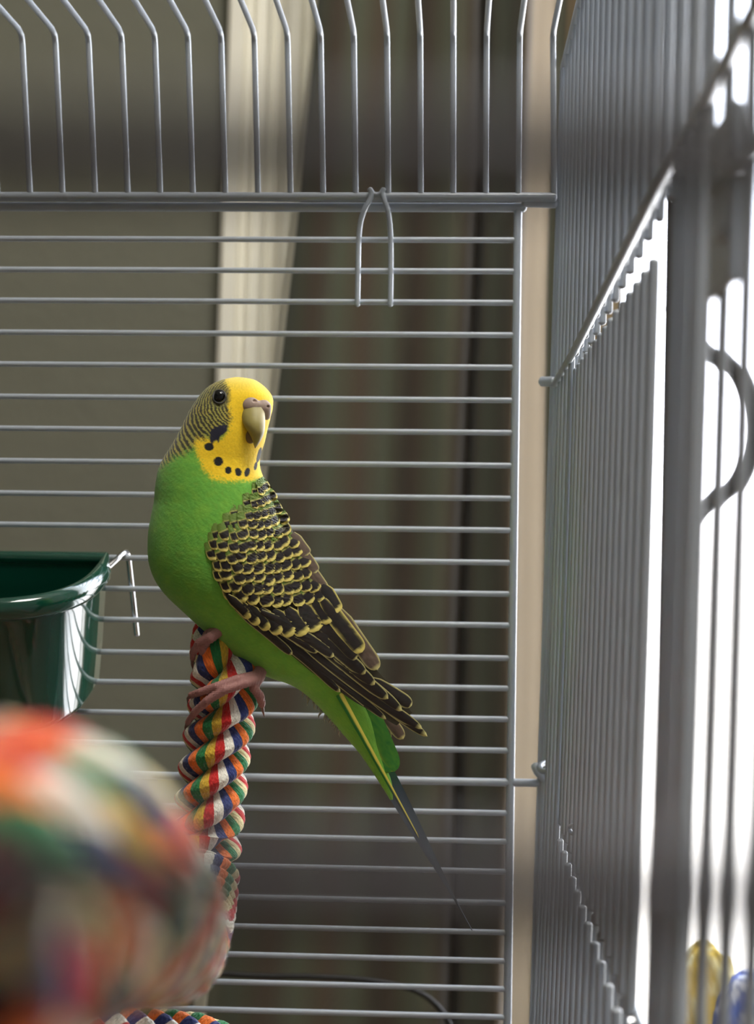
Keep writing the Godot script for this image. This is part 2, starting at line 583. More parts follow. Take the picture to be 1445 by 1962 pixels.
func build_cage():
	var enamel := mat("grey_enamel", srgb(156, 163, 171), 0.3)
	enamel.metallic_specular = 0.75
	var zb := -0.6
	var cage := thing("birdcage", "pale grey wire birdcage seen from inside, filling the whole picture", "birdcage")
	var xleft := -0.36
	var xp := at_z(986, 990, zb).x
	var pr := 0.0016
	var yr := at_z(900, 397, zb).y
	var ybot := 0.87
	# back panel: right post, top and bottom rails; wires
	var post_top := Vector3(xp, yr, zb)
	var back := obj("back_panel", tubes([
		[[post_top, Vector3(xp - 0.0006, ybot, zb)], pr], [[Vector3(xleft, yr, zb), Vector3(xp + 0.002, yr, zb)], 0.0018],
		[[Vector3(xleft, ybot, zb), Vector3(xp, ybot, zb)], 0.0018], [[Vector3(xleft, yr, zb), Vector3(xleft, ybot, zb)], pr]], 14), enamel, cage)
	var ys := [460, 520, 580, 642, 704, 767, 829, 892, 955, 1016, 1078, 1138, 1198, 1261, 1319, 1378, 1438, 1499, 1558, 1613, 1671, 1729, 1786, 1841, 1895, 1949, 2004]
	for k in ys.size():
		var y := at_z(960, ys[k], zb).y
		var thick: bool = k == 17
		var xe := xp
		if thick:
			xe = at_z(1050, 1500, zb).x
		obj("wire", tube([Vector3(xleft, y, zb), Vector3(xe, y, zb)], 0.0015 if thick else 0.00108, 12), enamel, back)
	# roof panel: rail, bent wires going up and then forward over the bird
	var yroof := at_z(700, 380, zb).y
	var xr := at_z(1060, 380, zb).x
	var roof := obj("roof_panel", tubes([[[Vector3(xleft, yroof, zb + 0.003), Vector3(xr, yroof, zb + 0.003)], 0.0018],
]  , 12), enamel, cage)
	obj("rail", tube([Vector3(xleft, at_z(700, 65, -0.589).y - 0.0025, -0.045), Vector3(side_x(1.28), at_z(700, 65, -0.589).y - 0.0025, -0.045)], 0.0016, 12), enamel, roof)
	for k in range(-3, 17):
		var bot := at_z(58.0 + 62.35 * k, 380, zb + 0.003)
		var bend := at_z(42.0 + 63.6 * k, 64, -0.589)
		if k == 16:
			bot = at_z(1062, 380, zb + 0.003)
		var top := Vector3(bend.x, bend.y, -0.045)
		var up := (bend - bot).normalized()
		var path := [bot, bot.lerp(bend, 0.5), bend - up * 0.004, bend - up * 0.0008 + Vector3(0, 0, 0.0009), bend + Vector3(0, 0.0003, 0.005), bend.lerp(top, 0.3), top]
		obj("wire", tube(path, 0.0011, 12), enamel, roof)
	# joint between back and side at the roof rail and the long hook over it
	obj("joint_collar", tubes([[[at_z(1006, 388, zb + 0.001), at_z(1062, 390, zb + 0.001)], 0.0017]], 12), enamel, cage)
	var hook := []
	for pp in [[[709, 362, -0.5945], [712, 372, -0.5945], [708, 384, -0.594], [698, 402, -0.594], [690, 430, -0.5955], [687, 470, -0.597], [686, 530, -0.5975], [685, 584, -0.5975]],
			[[735, 362, -0.5945], [733, 370, -0.5945], [737, 384, -0.594], [743, 402, -0.594], [747, 430, -0.5955], [749, 470, -0.597], [749, 530, -0.5975], [748, 584, -0.5975]],
			[[709, 362, -0.5945], [716, 371, -0.595], [728, 371, -0.595], [735, 362, -0.5945]]]:
		var pl := []
		for q in pp:
			pl.append(at_z(q[0], q[1], q[2]))
		hook.append([smooth_path(pl, 4), 0.00098])
	obj("hook", tubes(hook, 10), enamel, cage)

	# side panel on the right, running from the back corner towards the viewer
	var ytop := 1.272
	var rails := []
	var zc := -0.6
	var rp := func(y: float, z: float) -> Vector3: return Vector3(side_x(y), y, z)
	rails.append([[rp.call(ytop, zc), rp.call(ybot, zc)], 0.0017])
	rails.append([[rp.call(1.272, -0.6), rp.call(1.272, -0.045)], 0.0017])
	rails.append([[rp.call(ybot, -0.6), rp.call(ybot, -0.045)], 0.0017])
	rails.append([[rp.call(1.1 + 0.0505, -0.604), rp.call(1.1 + 0.0535, -0.5), rp.call(1.1 + 0.0635, -0.3), rp.call(1.1 + 0.0665, -0.2), rp.call(1.1 + 0.07, -0.045)], 0.0013])
	var side := obj("side_panel", tubes(rails, 12), enamel, cage)
	var s := 0.0175
	var rng := RandomNumberGenerator.new()
	rng.seed = 4
	for k in range(0, 31):
		var z := -0.6 + 0.004 + s * k
		if z > -0.06:
			break
		var r := 0.00115 if z < -0.26 else 0.00105
		var dz := rng.randf_range(-0.0007, 0.0007)
		var bow := 0.0012
		var spans := [[ytop, ybot]]
		if z > -0.51 and z < -0.272:
			spans = [[ytop, 1.1 + lerpf(0.0535, 0.0635, (z + 0.5) / 0.2)], [0.9955, ybot]]
		for sp in spans:
			for layer in (2 if z < -0.272 else 1):
				var pts := []
				for q in 7:
					var y := lerpf(sp[0], sp[1], q / 6.0)
					pts.append(Vector3(side_x(y) + bow * sin(PI * (ytop - y) / (ytop - ybot)) + 0.0026 * layer, y, z + dz * (1.0 - 3.0 * (ytop - y) / (ytop - ybot)) + s * 0.5 * layer))
				obj("wire", tube(pts, r, 10), enamel, side)
	# side door: wires with free upper ends, front stiles, latch
	var dt := func(z: float) -> float: return 1.1 + lerpf(0.0485, 0.0532, clampf((z + 0.55) / 0.25, 0.0, 1.0))
	var door := obj("side_door", tubes([
		[[Vector3(side_x(0.998) + 0.004, 0.9985, -0.598), Vector3(side_x(0.998) + 0.004, 0.9985, -0.245)], 0.0010],
		[[Vector3(side_x(1.163), 1.163, -0.268), Vector3(side_x(0.985), 0.985, -0.268)], 0.0017],
		[[Vector3(side_x(1.163), 1.163, -0.256), Vector3(side_x(0.985), 0.985, -0.256)], 0.0017],
		[[Vector3(side_x(1.163), 1.163, -0.246), Vector3(side_x(0.985), 0.985, -0.246)], 0.0015]], 12), enamel, cage)
	for k in range(0, 21):
		var z := -0.594 + 0.0142 * k
		if k >= 20:
			z = -0.283
		var pts := []
		for q in 5:
			var y := lerpf(dt.call(z), 0.9985, q / 4.0)
			pts.append(Vector3(side_x(y) + 0.0016 + 0.0012 * sin(PI * (ytop - y) / (ytop - ybot)), y, z - (0.0075 * q / 4.0 if k == 20 else 0.0)))
		obj("wire", tube(pts, 0.0013, 10), enamel, door)
	# latch plate and bar at the front of the door
	obj("latch", box(Vector3(side_x(1.145) - 0.0005, 1.1325, -0.2355), Vector3(side_x(1.145) + 0.0012, 1.158, -0.2165), 0.0006), enamel, door)
	obj("latch_bar", tubes([[[rp.call(1.1475, -0.23), rp.call(1.1475, -0.196)], 0.0012], [[rp.call(1.1400, -0.2245), rp.call(1.1400, -0.2195)], 0.0014]], 10), enamel, door)
	# hinge loops: rod end above, ring below, little U further down
	obj("hinge_knob", tube([at_z(1040, 731, -0.598), at_z(1060, 731, -0.595)], 0.0019, 14), enamel, door)
	var ring := []
	for q in [[1066, 1464, -0.592], [1044, 1462, -0.59], [1034, 1470, -0.586], [1040, 1478, -0.582], [1066, 1478, -0.578]]:
		ring.append(at_z(q[0], q[1], q[2]))
	obj("hinge_ring", tubes([[smooth_path(ring, 5), 0.0011], [[at_z(1026, 1468, -0.596), at_z(1030, 1478, -0.596), at_z(1046, 1498, -0.597)], [0.0017, 0.0017, 0.0013]]], 10), enamel, door)
	var uu := []
	for q in [[1124, 1580, -0.47], [1104, 1580, -0.472], [1092, 1584, -0.474], [1092, 1592, -0.474], [1104, 1600, -0.472], [1132, 1604, -0.462]]:
		uu.append(at_z(q[0], q[1], q[2]))
	obj("door_hook", tube(smooth_path(uu, 5), 0.0007, 10), enamel, door)
	# front panel: the bars just before the lens
	var fz := -0.0385
	var dark := mat("shaded_enamel", srgb(52, 48, 52), 0.6)  # the cage enamel darkened to stand for shade near the lens
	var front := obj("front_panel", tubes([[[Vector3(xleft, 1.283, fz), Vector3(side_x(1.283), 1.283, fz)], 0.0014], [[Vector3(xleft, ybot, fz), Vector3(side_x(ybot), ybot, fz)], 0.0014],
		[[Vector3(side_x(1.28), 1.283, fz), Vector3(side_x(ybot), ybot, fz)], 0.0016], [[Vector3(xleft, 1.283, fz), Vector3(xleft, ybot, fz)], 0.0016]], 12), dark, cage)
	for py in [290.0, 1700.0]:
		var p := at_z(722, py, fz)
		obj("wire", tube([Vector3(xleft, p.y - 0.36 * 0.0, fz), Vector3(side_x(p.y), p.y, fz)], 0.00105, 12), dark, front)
	# legs down to the floor
	for q in [Vector3(xleft, ybot, zb), Vector3(side_x(ybot), ybot, zb), Vector3(xleft, ybot, fz), Vector3(side_x(ybot), ybot, fz)]:
		obj("leg", tube([q, Vector3(q.x, 0.004, q.z)], 0.005, 14), enamel, cage)

# ---------------------------------------------------------------- feed cup
func build_feed_cup():
	var green := mat("green_plastic", srgb(11, 60, 46), 0.12)
	green.clearcoat_enabled = true
	green.clearcoat = 0.6
	green.clearcoat_roughness = 0.05
	var corner := at_z(214, 1080, -0.594)
	var cup := thing("feed_cup", "glossy dark green plastic feed cup hooked on the back bars at left", "feed cup", Transform3D(Basis(Vector3.RIGHT, 0.26), corner))
	# plan: x to the left from the corner, z forward
	var wid := 0.112
	var dep := 0.060
	var plan := []
	var n := 64
	for i in n + 1:
		var a := PI * i / n
		var ex := 0.72
		var cx := cos(a)
		plan.append(Vector2(-wid / 2 + wid / 2 * signf(cx) * pow(absf(cx), 0.55), 0.012 + (dep - 0.012) * pow(sin(a), ex)))
	plan.push_front(Vector2(0, 0.0))
	plan.append(Vector2(-wid, 0.0))
	# outer and inner skins from the bottom up
	var rings := []       # [scale towards the axis, y]
	for q in [[0.02, -0.050], [0.80, -0.050], [0.86, -0.0485], [0.885, -0.046], [0.92, -0.030], [0.96, -0.007], [0.975, 0.0], [0.945, 0.0], [0.92, -0.010], [0.86, -0.045], [0.8, -0.047], [0.02, -0.047]]:
		rings.append(q)
	var v := PackedVector3Array()
	var cols := plan.size()
	for r in rings:
		for p in plan:
			v.append(Vector3(-wid / 2 + (p.x + wid / 2) * r[0], r[1], dep * 0.4 + (p.y - dep * 0.4) * r[0]))
	obj("cup_body", make_mesh(v, grid_idx(rings.size(), cols, true)), green, cup)
	# rolled rim along the outline
	var sec := []
	for q in [[-0.0012, 0.001], [-0.0012, 0.003], [0.0, 0.0042], [0.0016, 0.0044], [0.0036, 0.003], [0.0044, 0.0006], [0.0040, -0.0022], [0.0030, -0.0036], [0.0012, -0.0036], [0.0006, -0.002]]:
		sec.append(q)
	var rv := PackedVector3Array()
	for i in plan.size():
		var p: Vector2 = plan[i]
		var a: Vector2 = plan[(i - 1 + plan.size()) % plan.size()]
		var b: Vector2 = plan[(i + 1) % plan.size()]
		var tn := (b - a).normalized()
		var nn := Vector2(tn.y, -tn.x)
		if nn.dot(p - Vector2(-wid / 2, dep * 0.4)) < 0.0:
			nn = -nn
		for q in sec:
			var pp: Vector2 = Vector2(-wid / 2, dep * 0.4) + (p - Vector2(-wid / 2, dep * 0.4)) * 0.965 + nn * q[0]
			rv.append(Vector3(pp.x, q[1], pp.y))
	for j in sec.size():
		rv.append(rv[j])
	obj("rim", make_mesh(rv, grid_idx(plan.size() + 1, sec.size(), true)), green, cup)
	var inv := cup.transform.affine_inverse()
	var hk := []
	for q in [[205, 1088, -0.588], [222, 1073, -0.592], [235, 1061, -0.597], [240, 1058, -0.6005], [245, 1064, -0.6035], [250, 1105, -0.6045], [256, 1160, -0.605], [262, 1216, -0.6055]]:
		hk.append(inv * at_z(q[0], q[1], q[2]))
	obj("hook", tube(smooth_path(hk, 5), 0.0011, 12), mat("steel", srgb(190, 190, 190), 0.18, 1.0), cup)

# ---------------------------------------------------------------- rope perch
func yarn_texture() -> ImageTexture:
	var cols := [srgb(176, 30, 28), srgb(188, 152, 44), srgb(24, 104, 52), srgb(214, 102, 30), srgb(36, 46, 92), srgb(214, 208, 192), srgb(190, 34, 28), srgb(214, 200, 150), srgb(34, 112, 66), srgb(220, 112, 40), srgb(40, 52, 104), srgb(220, 216, 204)]
	var wd := 384
	var ht := 512
	var im := Image.create(wd, ht, false, Image.FORMAT_RGB8)
	var n := FastNoiseLite.new()
	n.seed = 8
	n.frequency = 0.12
	var n2 := FastNoiseLite.new()
	n2.seed = 9
	n2.frequency = 0.03
	for y in ht:
		for x in wd:
			var fx := x + 1.6 * n2.get_noise_2d(x * 2.0, y) + 1.2 * n.get_noise_2d(x * 3.0, y * 3.0)
			var q := fposmod(fx / wd, 1.0) * cols.size()
			var c: Color = cols[int(q) % cols.size()]
			var fib := 1.06 + 0.22 * n.get_noise_2d(x * 4.0, y * 0.8) + 0.14 * n.get_noise_2d(x * 1.0 + 90.0, y * 2.0)
			im.set_pixel(x, y, Color(clampf(c.r * fib, 0, 1), clampf(c.g * fib, 0, 1), clampf(c.b * fib, 0, 1)))
	return ImageTexture.create_from_image(im)

func strand_mesh(path: Array, rr: Array, phase: float, pitch: float, yarns: int, loose := 0.95) -> ArrayMesh:
	var v := PackedVector3Array()
	var uv := PackedVector2Array()
	var cols := 73
	var t: Vector3 = (path[1] - path[0]).normalized()
	var u := t.cross(Vector3(0, 0, 1)).normalized()
	var s := 0.0
	var tw := 0.0
	for i in path.size():
		if i > 0:
			var step: float = (path[i] - path[i - 1]).length()
			s += step
			tw += TAU * step / pitch * lerpf(0.95, loose, smoothstep(0.55, 0.68, float(i) / path.size()))
		var t2: Vector3 = (path[mini(i + 1, path.size() - 1)] - path[maxi(i - 1, 0)]).normalized()
		u = (u - t2 * u.dot(t2)).normalized()
		var w := t2.cross(u)
		var th := phase + TAU * s / pitch
		var r: float = rr[i]
		var c: Vector3 = path[i] + (u * cos(th) + w * sin(th)) * r * 0.50
		for j in cols:
			var a := TAU * j / (cols - 1)
			var mt := a + phase + tw
			var bump := 1.0 + 0.045 * absf(sin(mt * yarns * 0.5)) - 0.02
			# strands press flat against each other on the inner side
			var out := cos(a - th)
			var k := 0.56 * (1.0 + 0.10 * out)
			v.append(c + (u * cos(a) + w * sin(a)) * r * k * bump)
			uv.append(Vector2(mt / TAU, s / 0.06))
	return make_mesh(v, grid_idx(path.size(), cols, false), null, uv)

func build_rope():
	var m := mat("cotton_yarn", Color.WHITE, 0.95)
	m.albedo_texture = yarn_texture()
	m.rim_enabled = true
	m.rim = 0.5
	m.normal_enabled = true
	m.normal_texture = noise_tex(0.15, 21, 2, 256, true, 8.0)
	m.normal_scale = 0.25
	var pts := []
	var rad := []
	for q in [[478, 1150, .598, .0106], [462, 1175, .56, .0106], [440, 1212, .525, .0107], [430, 1255, .505, .0100], [432, 1310, .5, .0101], [423, 1380, .5, .0101], [411, 1460, .5, .0101], [403, 1540, .5, .0103], [394, 1610, .5, .0105], [386, 1690, .492, .0107], [370, 1765, .455, .0108], [342, 1815, .385, .0108],
			[318, 1810, .31, .0108], [292, 1782, .245, .0106], [238, 1748, .187, .0105], [158, 1712, .145, .0105], [60, 1695, .117, .0106], [-70, 1730, .1, .0106], [-360, 1850, .075, .0106]]:
		pts.append(wp(q[0], q[1], q[2]))
		rad.append(q[3])
	var path := smooth_path(pts, 26)
	var rr := []
	for i in path.size():
		var f := minf(i / 26.0, rad.size() - 1.001)
		rr.append(lerpf(rad[int(f)], rad[int(f) + 1], f - int(f)))
	var rope := thing("rope_perch", "thick twisted rope perch of red, orange, green, blue and white cotton", "perch")
	for k in 3:
		obj("strand", strand_mesh(path, rr, TAU * k / 3.0 + 0.4, 0.0295, 12, 0.35), m, rope)
	# the next coil of the perch, low in the picture
	var low := []
	var lr := []
	for q in [[-150, 2010, .40, .0108], [0, 2012, .42, .0108], [120, 2008, .44, .0108], [260, 2012, .46, .0108], [380, 2022, .48, .0108], [470, 2070, .5, .0108]]:
		low.append(wp(q[0], q[1], q[2]))
	low = smooth_path(low, 26)
	for i in low.size():
		lr.append(0.0108)
	for k in 3:
		obj("coil_strand", strand_mesh(low, lr, TAU * k / 3.0, 0.0295, 12), m, rope)

# ---------------------------------------------------------------- bird
func bp(px: float, py: float, z := 0.0) -> Vector3:
	# a point of the bird: pixel column and row, and z towards the viewer in the same unit
	return cv(px, py, DB - z * K) - cv(450, 1000, DB)

# rings of the body: left end, right end, half depth, middle's depth
const RINGS := [
	[450, 722.5, 458, 722.5, 4, 0], [428, 727, 482, 726, 26, 0], [411, 733.5, 497, 733, 42, 0], [395, 744, 512, 746, 54, 0], [382, 758, 522, 761, 63, 0], [371, 774, 523, 780, 69, 0], [361, 790, 518, 802, 72, 0],
	[351, 811, 512, 826, 74, 0], [341, 831, 507, 848, 76, 0], [328, 854, 501, 866, 79, 0], [316, 872, 498, 882, 83, -2], [307, 889, 499, 898, 87, -3], [301, 908, 504, 912, 91, -4], [297, 935, 513, 935, 96, -4],
	[295, 960, 522, 962, 100, -4], [290, 985, 532, 990, 104, -4], [284, 1020, 544, 1016, 107, -4], [283, 1060, 556, 1040, 109, -4], [288, 1090, 566, 1065, 109, -4], [300, 1117, 576, 1090, 108, -4], [319, 1142, 587, 1112, 106, -4],
	[345, 1167, 599, 1136, 102, -4], [370, 1190, 611, 1160, 97, -4], [397, 1214, 624, 1185, 91, -4], [430, 1242, 638, 1210, 83, -4], [466, 1270, 652, 1240, 74, -6], [510, 1296, 667, 1272, 64, -8], [560, 1314, 684, 1308, 52, -10],
	[598, 1342, 700, 1342, 42, -12], [643, 1391, 718, 1385, 31, -14], [686, 1440, 728, 1434, 19, -16], [711, 1475, 741, 1470, 12, -18], [731, 1506, 751, 1502, 6, -20], [748, 1533, 753, 1532, 1.5, -22]]

var fine := FastNoiseLite.new()
var soft := FastNoiseLite.new()

func ring_at(t: float) -> Array:
	var i := clampi(int(t), 0, RINGS.size() - 2)
	var f := t - i
	var out := []
	for k in 6:
		out.append(cubic_interpolate(float(RINGS[i][k]), float(RINGS[i + 1][k]), float(RINGS[maxi(i - 1, 0)][k]), float(RINGS[mini(i + 2, RINGS.size() - 1)][k]), f))
	return out

func in_poly(p: Vector2, poly: PackedVector2Array) -> bool:
	return Geometry2D.is_point_in_polygon(p, poly)

func seg_dist(p: Vector2, poly: PackedVector2Array) -> float:
	var best := 1e9
	for i in poly.size():
		var q := Geometry2D.get_closest_point_to_segment(p, poly[i], poly[(i + 1) % poly.size()])
		best = minf(best, p.distance_to(q))
	return best

const CHEEK := [[403, 826], [412, 818], [424, 815], [437, 813], [435, 826], [427, 833], [422, 836], [419, 849], [415, 843], [410, 846], [406, 855], [402, 843]]
var cheek := PackedVector2Array()
var mask_edge := PackedVector2Array()

func body_color(px: float, py: float, z: float, front: bool) -> Color:
	var p := Vector2(px, py)
	var green := lin(124, 182, 58)
	var deep := lin(88, 166, 58)
	var yellow := lin(250, 208, 32)
	var olive := lin(176, 160, 66)
	var black := lin(20, 18, 20)
	var nz := soft.get_noise_2d(px * 1.0, py * 1.0)
	var nf := fine.get_noise_2d(px * 2.0, py * 0.9)
	# body green, painted lighter on the belly in place of fill light
	var c := green.lerp(deep, clampf(0.5 + 0.6 * nz - smoothstep(1080.0, 1200.0, py) * 0.4, 0.0, 1.0))
	c = c * (1.0 + 0.16 * nf)
	c = c.lerp(lin(150, 170, 50), clampf(smoothstep(0.25, 0.6, nz) * 0.25, 0.0, 1.0))
	if py > 950.0:
		return c
	# yellow of the face and bib
	var dist := seg_dist(p, mask_edge)
	var inside := 1.0 if in_poly(p, mask_edge) else -1.0
	var wob := 9.0 * nf + 5.0 * nz
	var mk := smoothstep(-7.0, 7.0, inside * dist + wob) if front else smoothstep(935.0, 900.0, py + wob)
	# barred nape and cheeks: bars run round the beak
	var q := Vector3(px - 462.0, py - 768.0, z - 62.0)
	var r := q.length() + 5.0 * nz + 1.8 * nf
	var nape := smoothstep(905.0, 880.0, py + 0.55 * (px - 310.0) + wob * 1.5)
	var barred := olive.lerp(lin(150, 150, 70), clampf(0.5 + nz, 0.0, 1.0))
	var period := lerpf(6.4, 7.6, smoothstep(70.0, 170.0, r))
	var bar := sin(r * TAU / period)
	var strength := smoothstep(-0.55, 0.15, bar + 0.5 * nf)
	barred = barred.lerp(black, strength * 0.93)
	var out := c.lerp(barred, nape)
	if mk > 0.0:
		var ymix := yellow
		ymix = ymix.lerp(lin(214, 196, 90), smoothstep(760.0, 725.0, py) * 0.6)
		out = out.lerp(ymix * (1.0 + 0.14 * nf), mk)
	if front:
		# violet cheek patch and throat spots
		var ck := seg_dist(p, cheek) * (1.0 if in_poly(p, cheek) else -1.0)
		out = out.lerp(lin(22, 22, 44), smoothstep(-1.5, 1.5, ck + 1.5 * nf))
		for s in [[400.5, 856.0, 9.0, 7.5, 0.1], [418.5, 884.0, 8.8, 8.8, 0.0], [437.5, 901.0, 6.3, 7.0, 0.0], [456.5, 904.5, 6.3, 8.0, -0.35], [473.5, 905.0, 5.0, 8.6, 0.3], [490.0, 893.0, 3.0, 8.0, 0.2], [496.5, 872.0, 3.5, 15.0, 0.25]]:
			var d := (p - Vector2(s[0], s[1])).rotated(-s[4])
			var e := sqrt(d.x * d.x / (s[2] * s[2]) + d.y * d.y / (s[3] * s[3]))
			out = out.lerp(black, smoothstep(1.12, 0.92, e))
		# grey skin fading round the eye
		var ed := p.distance_to(Vector2(420.5, 760.0))
		out = out.lerp(lin(90, 86, 50), smoothstep(26.0, 14.0, ed) * 0.75)
	return out

func build_body(bird: Node3D):
	for q in CHEEK:
		cheek.append(Vector2(q[0], q[1]))
	for q in [[425, 716], [436, 740], [438, 762], [440, 785], [442, 808], [438, 824], [424, 838], [404, 842], [380, 842], [374, 850], [380, 876], [388, 897], [404, 914], [428, 922], [455, 921], [480, 921], [500, 918], [530, 915], [540, 780], [520, 716]]:
		mask_edge.append(Vector2(q[0], q[1]))
	fine.seed = 2
	fine.frequency = 0.16
	soft.seed = 3
	soft.frequency = 0.03
	var ts := []
	var t := 0.0
	var last := RINGS.size() - 1.0
	while t < last:
		ts.append(t)
		t += 0.032 if t < 13.0 else 0.07
	ts.append(last)
	var cols := 240
	var v := PackedVector3Array()
	var col := PackedColorArray()
	var uv := PackedVector2Array()
	for i in ts.size():
		var r := ring_at(ts[i])
		var c := Vector2((r[0] + r[2]) / 2, (r[1] + r[3]) / 2)
		var u := Vector2(r[2] - r[0], r[3] - r[1]) / 2
		for j in cols:
			var a := TAU * j / cols
			var ca := cos(a)
			var sa := sin(a)
			var p := c + u * ca
			var z: float = r[5] + r[4] * sa
			# the brow stands out over the beak, the cheeks are full
			if sa > 0.0 and ts[i] < 13.0:
				var e := Vector2(p.x - 488.0, p.y - 752.0)
				z += 7.0 * exp(-e.length_squared() / 900.0)
				e = Vector2(p.x - 425.0, p.y - 825.0)
				z += 6.0 * exp(-e.length_squared() / 1500.0)
				e = Vector2(p.x - 421.0, p.y - 760.0)
				z -= 3.0 * exp(-e.length_squared() / 160.0)
			var ruff := fine.get_noise_3d(p.x * 1.4, p.y * 0.55, z) * (0.4 + 0.3 * smoothstep(880.0, 1000.0, p.y))
			var g := u.normalized() * ca * ruff
			v.append(bp(p.x + g.x, p.y + g.y, z + sa * ruff))
			col.append(body_color(p.x, p.y, z, sa > -0.05))
			uv.append(Vector2(float(j) / cols, ts[i] / last))
			if sa >= 0.0:
				var key := Vector2i(int(p.x / 4.0), int(p.y / 4.0))
				height[key] = maxf(height.get(key, -1e3), z)
	var m := vmat("feather_down", 0.85)
	m.rim_enabled = true
	m.rim = 0.35
	m.rim_tint = 0.6
	m.normal_enabled = true
	m.normal_texture = noise_tex(0.05, 31, 4, 512, true, 10.0)
	m.uv1_scale = Vector3(46, 9, 1)
	m.normal_scale = 0.3
	obj("body", make_mesh(v, grid_idx(ts.size(), cols, true), col, uv), m, bird)

func body_z(px: float, py: float) -> float:
	var k := Vector2i(int(px / 4.0), int(py / 4.0))
	if height.has(k):
		return height[k]
	for d in range(1, 40):
		if height.has(k - Vector2i(d, 0)):
			return height[k - Vector2i(d, 0)] - d * 3.0
	return -20.0

func wing_z(px: float, py: float) -> float:
	var q := Vector2(px - 440.0, py - 1000.0)
	var ax := Vector2(0.689, 0.725)
	var s := q.dot(ax) / 566.0
	var n := q.dot(Vector2(0.725, -0.689))
	var plane := 84.0 * (1.0 - s) + 16.0 - 0.0022 * n * n - maxf(0.0, n) * 0.12
	var b := body_z(px, py) + 5.0
	return -smin(-b, -plane, 26.0) if s > 0.15 else b

func feather(root: Vector2, tip: Vector2, wid: float, lift0: float, lift1: float, style: int, rng: RandomNumberGenerator, na := 14, nb := 9, zoff := 0.0, zfun := true) -> ArrayMesh:
	var dir := tip - root
	var side := Vector2(-dir.y, dir.x).normalized()
	var v := PackedVector3Array()
	var col := PackedColorArray()
	var buff := lin(224, 208, 112)
	var pale := lin(214, 204, 130)
	var black := lin(14, 12, 11)
	var brown := lin(70, 56, 46)
	var j1 := rng.randf_range(-0.04, 0.04)
	var j2 := rng.randf_range(0.9, 1.1)
	var sd := rng.randf_range(0, 900)
	var bend := rng.randf_range(-0.03, 0.03) * dir.length() * (1.0 if style < 4 else 0.0)
	for i in na:
		var a := i / (na - 1.0)
		a = 1.0 - pow(1.0 - a, 1.35) if style != 0 else a
		var w := 1.0
		if style == 0:
			w = (0.72 + 0.28 * minf(a / 0.5, 1.0)) * (sqrt(maxf(0.0, 1.0 - pow(maxf(0.0, (a - 0.55) / 0.45), 3.2))))
		else:
			w = minf(1.0, 0.45 + a * 2.2) * sqrt(maxf(0.0, 1.0 - pow(maxf(0.0, (a - 0.8) / 0.2), 2.4)))
		if style == 4:
			w = 1.0 - 0.95 * smoothstep(0.15, 1.0, a) if a < 0.985 else 0.05
		elif style == 5:
			w = 1.0 - 0.75 * a
		w = maxf(w, 0.02)
		for j in nb:
			var b := -1.0 + 2.0 * j / (nb - 1.0)
			var p := root + dir * a + side * (b * wid * 0.5 * w + bend * sin(a * PI))
			var z := (wing_z(p.x, p.y) if zfun else 0.0) + zoff + lerpf(lift0, lift1, a) + 1.8 * (1.0 - b * b) * minf(1.0, wid / 20.0)
			v.append(bp(p.x, p.y, z))
			var nn := fine.get_noise_2d(p.x * 1.8 + sd, p.y * 1.8)
			var c := buff
			if style == 0:
				c = buff.lerp(lin(98, 124, 44), smoothstep(0.5, 0.38, a))
				var e := smoothstep(0.42, 0.5, a + 0.05 * nn) * smoothstep(0.90 + j1, 0.83 + j1, a + 0.10 * b * b + 0.06 * nn) * smoothstep(0.99, 0.82, absf(b) * j2 + 0.05 * nn)
				c = c.lerp(black, e)
			elif style == 1:
				# greater covert: dark heart, broad yellow edge
				c = black.lerp(brown, clampf(0.25 + 0.5 * nn, 0.0, 1.0) * 0.5)
				var edge := maxf(smoothstep(0.80, 0.90, a + 0.06 * nn + 0.05 * b * b), smoothstep(0.80, 0.94, absf(b)))
				c = c.lerp(buff, edge)
			elif style == 7:
				c = black.lerp(brown, clampf(0.3 + 0.5 * nn, 0.0, 1.0) * 0.6)
				c = c.lerp(buff, maxf(smoothstep(0.90, 0.955, a + 0.03 * nn + 0.02 * b * b), smoothstep(0.72, 0.86, absf(b) + 0.04 * nn)))
			elif style == 2:
				# flight feather: dark, thin pale edge
				c = black.lerp(brown, clampf(0.35 + 0.4 * nn + 0.25 * b, 0.0, 1.0) * 0.7)
				var edge := maxf(smoothstep(0.965, 0.985, a), smoothstep(0.86, 0.95, absf(b)))
				c = c.lerp(pale, edge * 0.9)
				c = c.lerp(lin(10, 9, 9), smoothstep(0.10, 0.0, absf(b - 0.1)) * 0.5)
			elif style == 3:
				# brown tertial with a pale margin
				c = brown.lerp(lin(120, 100, 84), clampf(0.4 + 0.5 * nn, 0.0, 1.0))
				c = c.lerp(pale, maxf(smoothstep(0.93, 0.98, a), smoothstep(0.78, 0.92, absf(b))) * 0.85)
			elif style == 4:
				# tail: slate blue
				c = lin(44, 56, 66).lerp(lin(84, 96, 106), clampf(0.5 + 0.5 * b, 0.0, 1.0))
				c = c.lerp(lin(34, 110, 44), smoothstep(0.33, 0.12, a))
			elif style == 5:
				# outer tail feather: green with a yellow blade
				c = lin(40, 120, 44).lerp(lin(222, 206, 84), smoothstep(0.2, -0.2, b + 0.2 * nn))
				c = c.lerp(lin(60, 72, 70), smoothstep(0.55, 0.75, a) * smoothstep(-0.4, 0.1, b))
			elif style == 6:
				c = lin(44, 124, 46).lerp(lin(84, 150, 46), clampf(0.5 + nn, 0.0, 1.0)).lerp(lin(170, 180, 60), smoothstep(0.5, 0.9, b) * smoothstep(0.5, 0.9, a))
			col.append(c)
	return make_mesh(v, grid_idx(na, nb, false), col, null, 1)

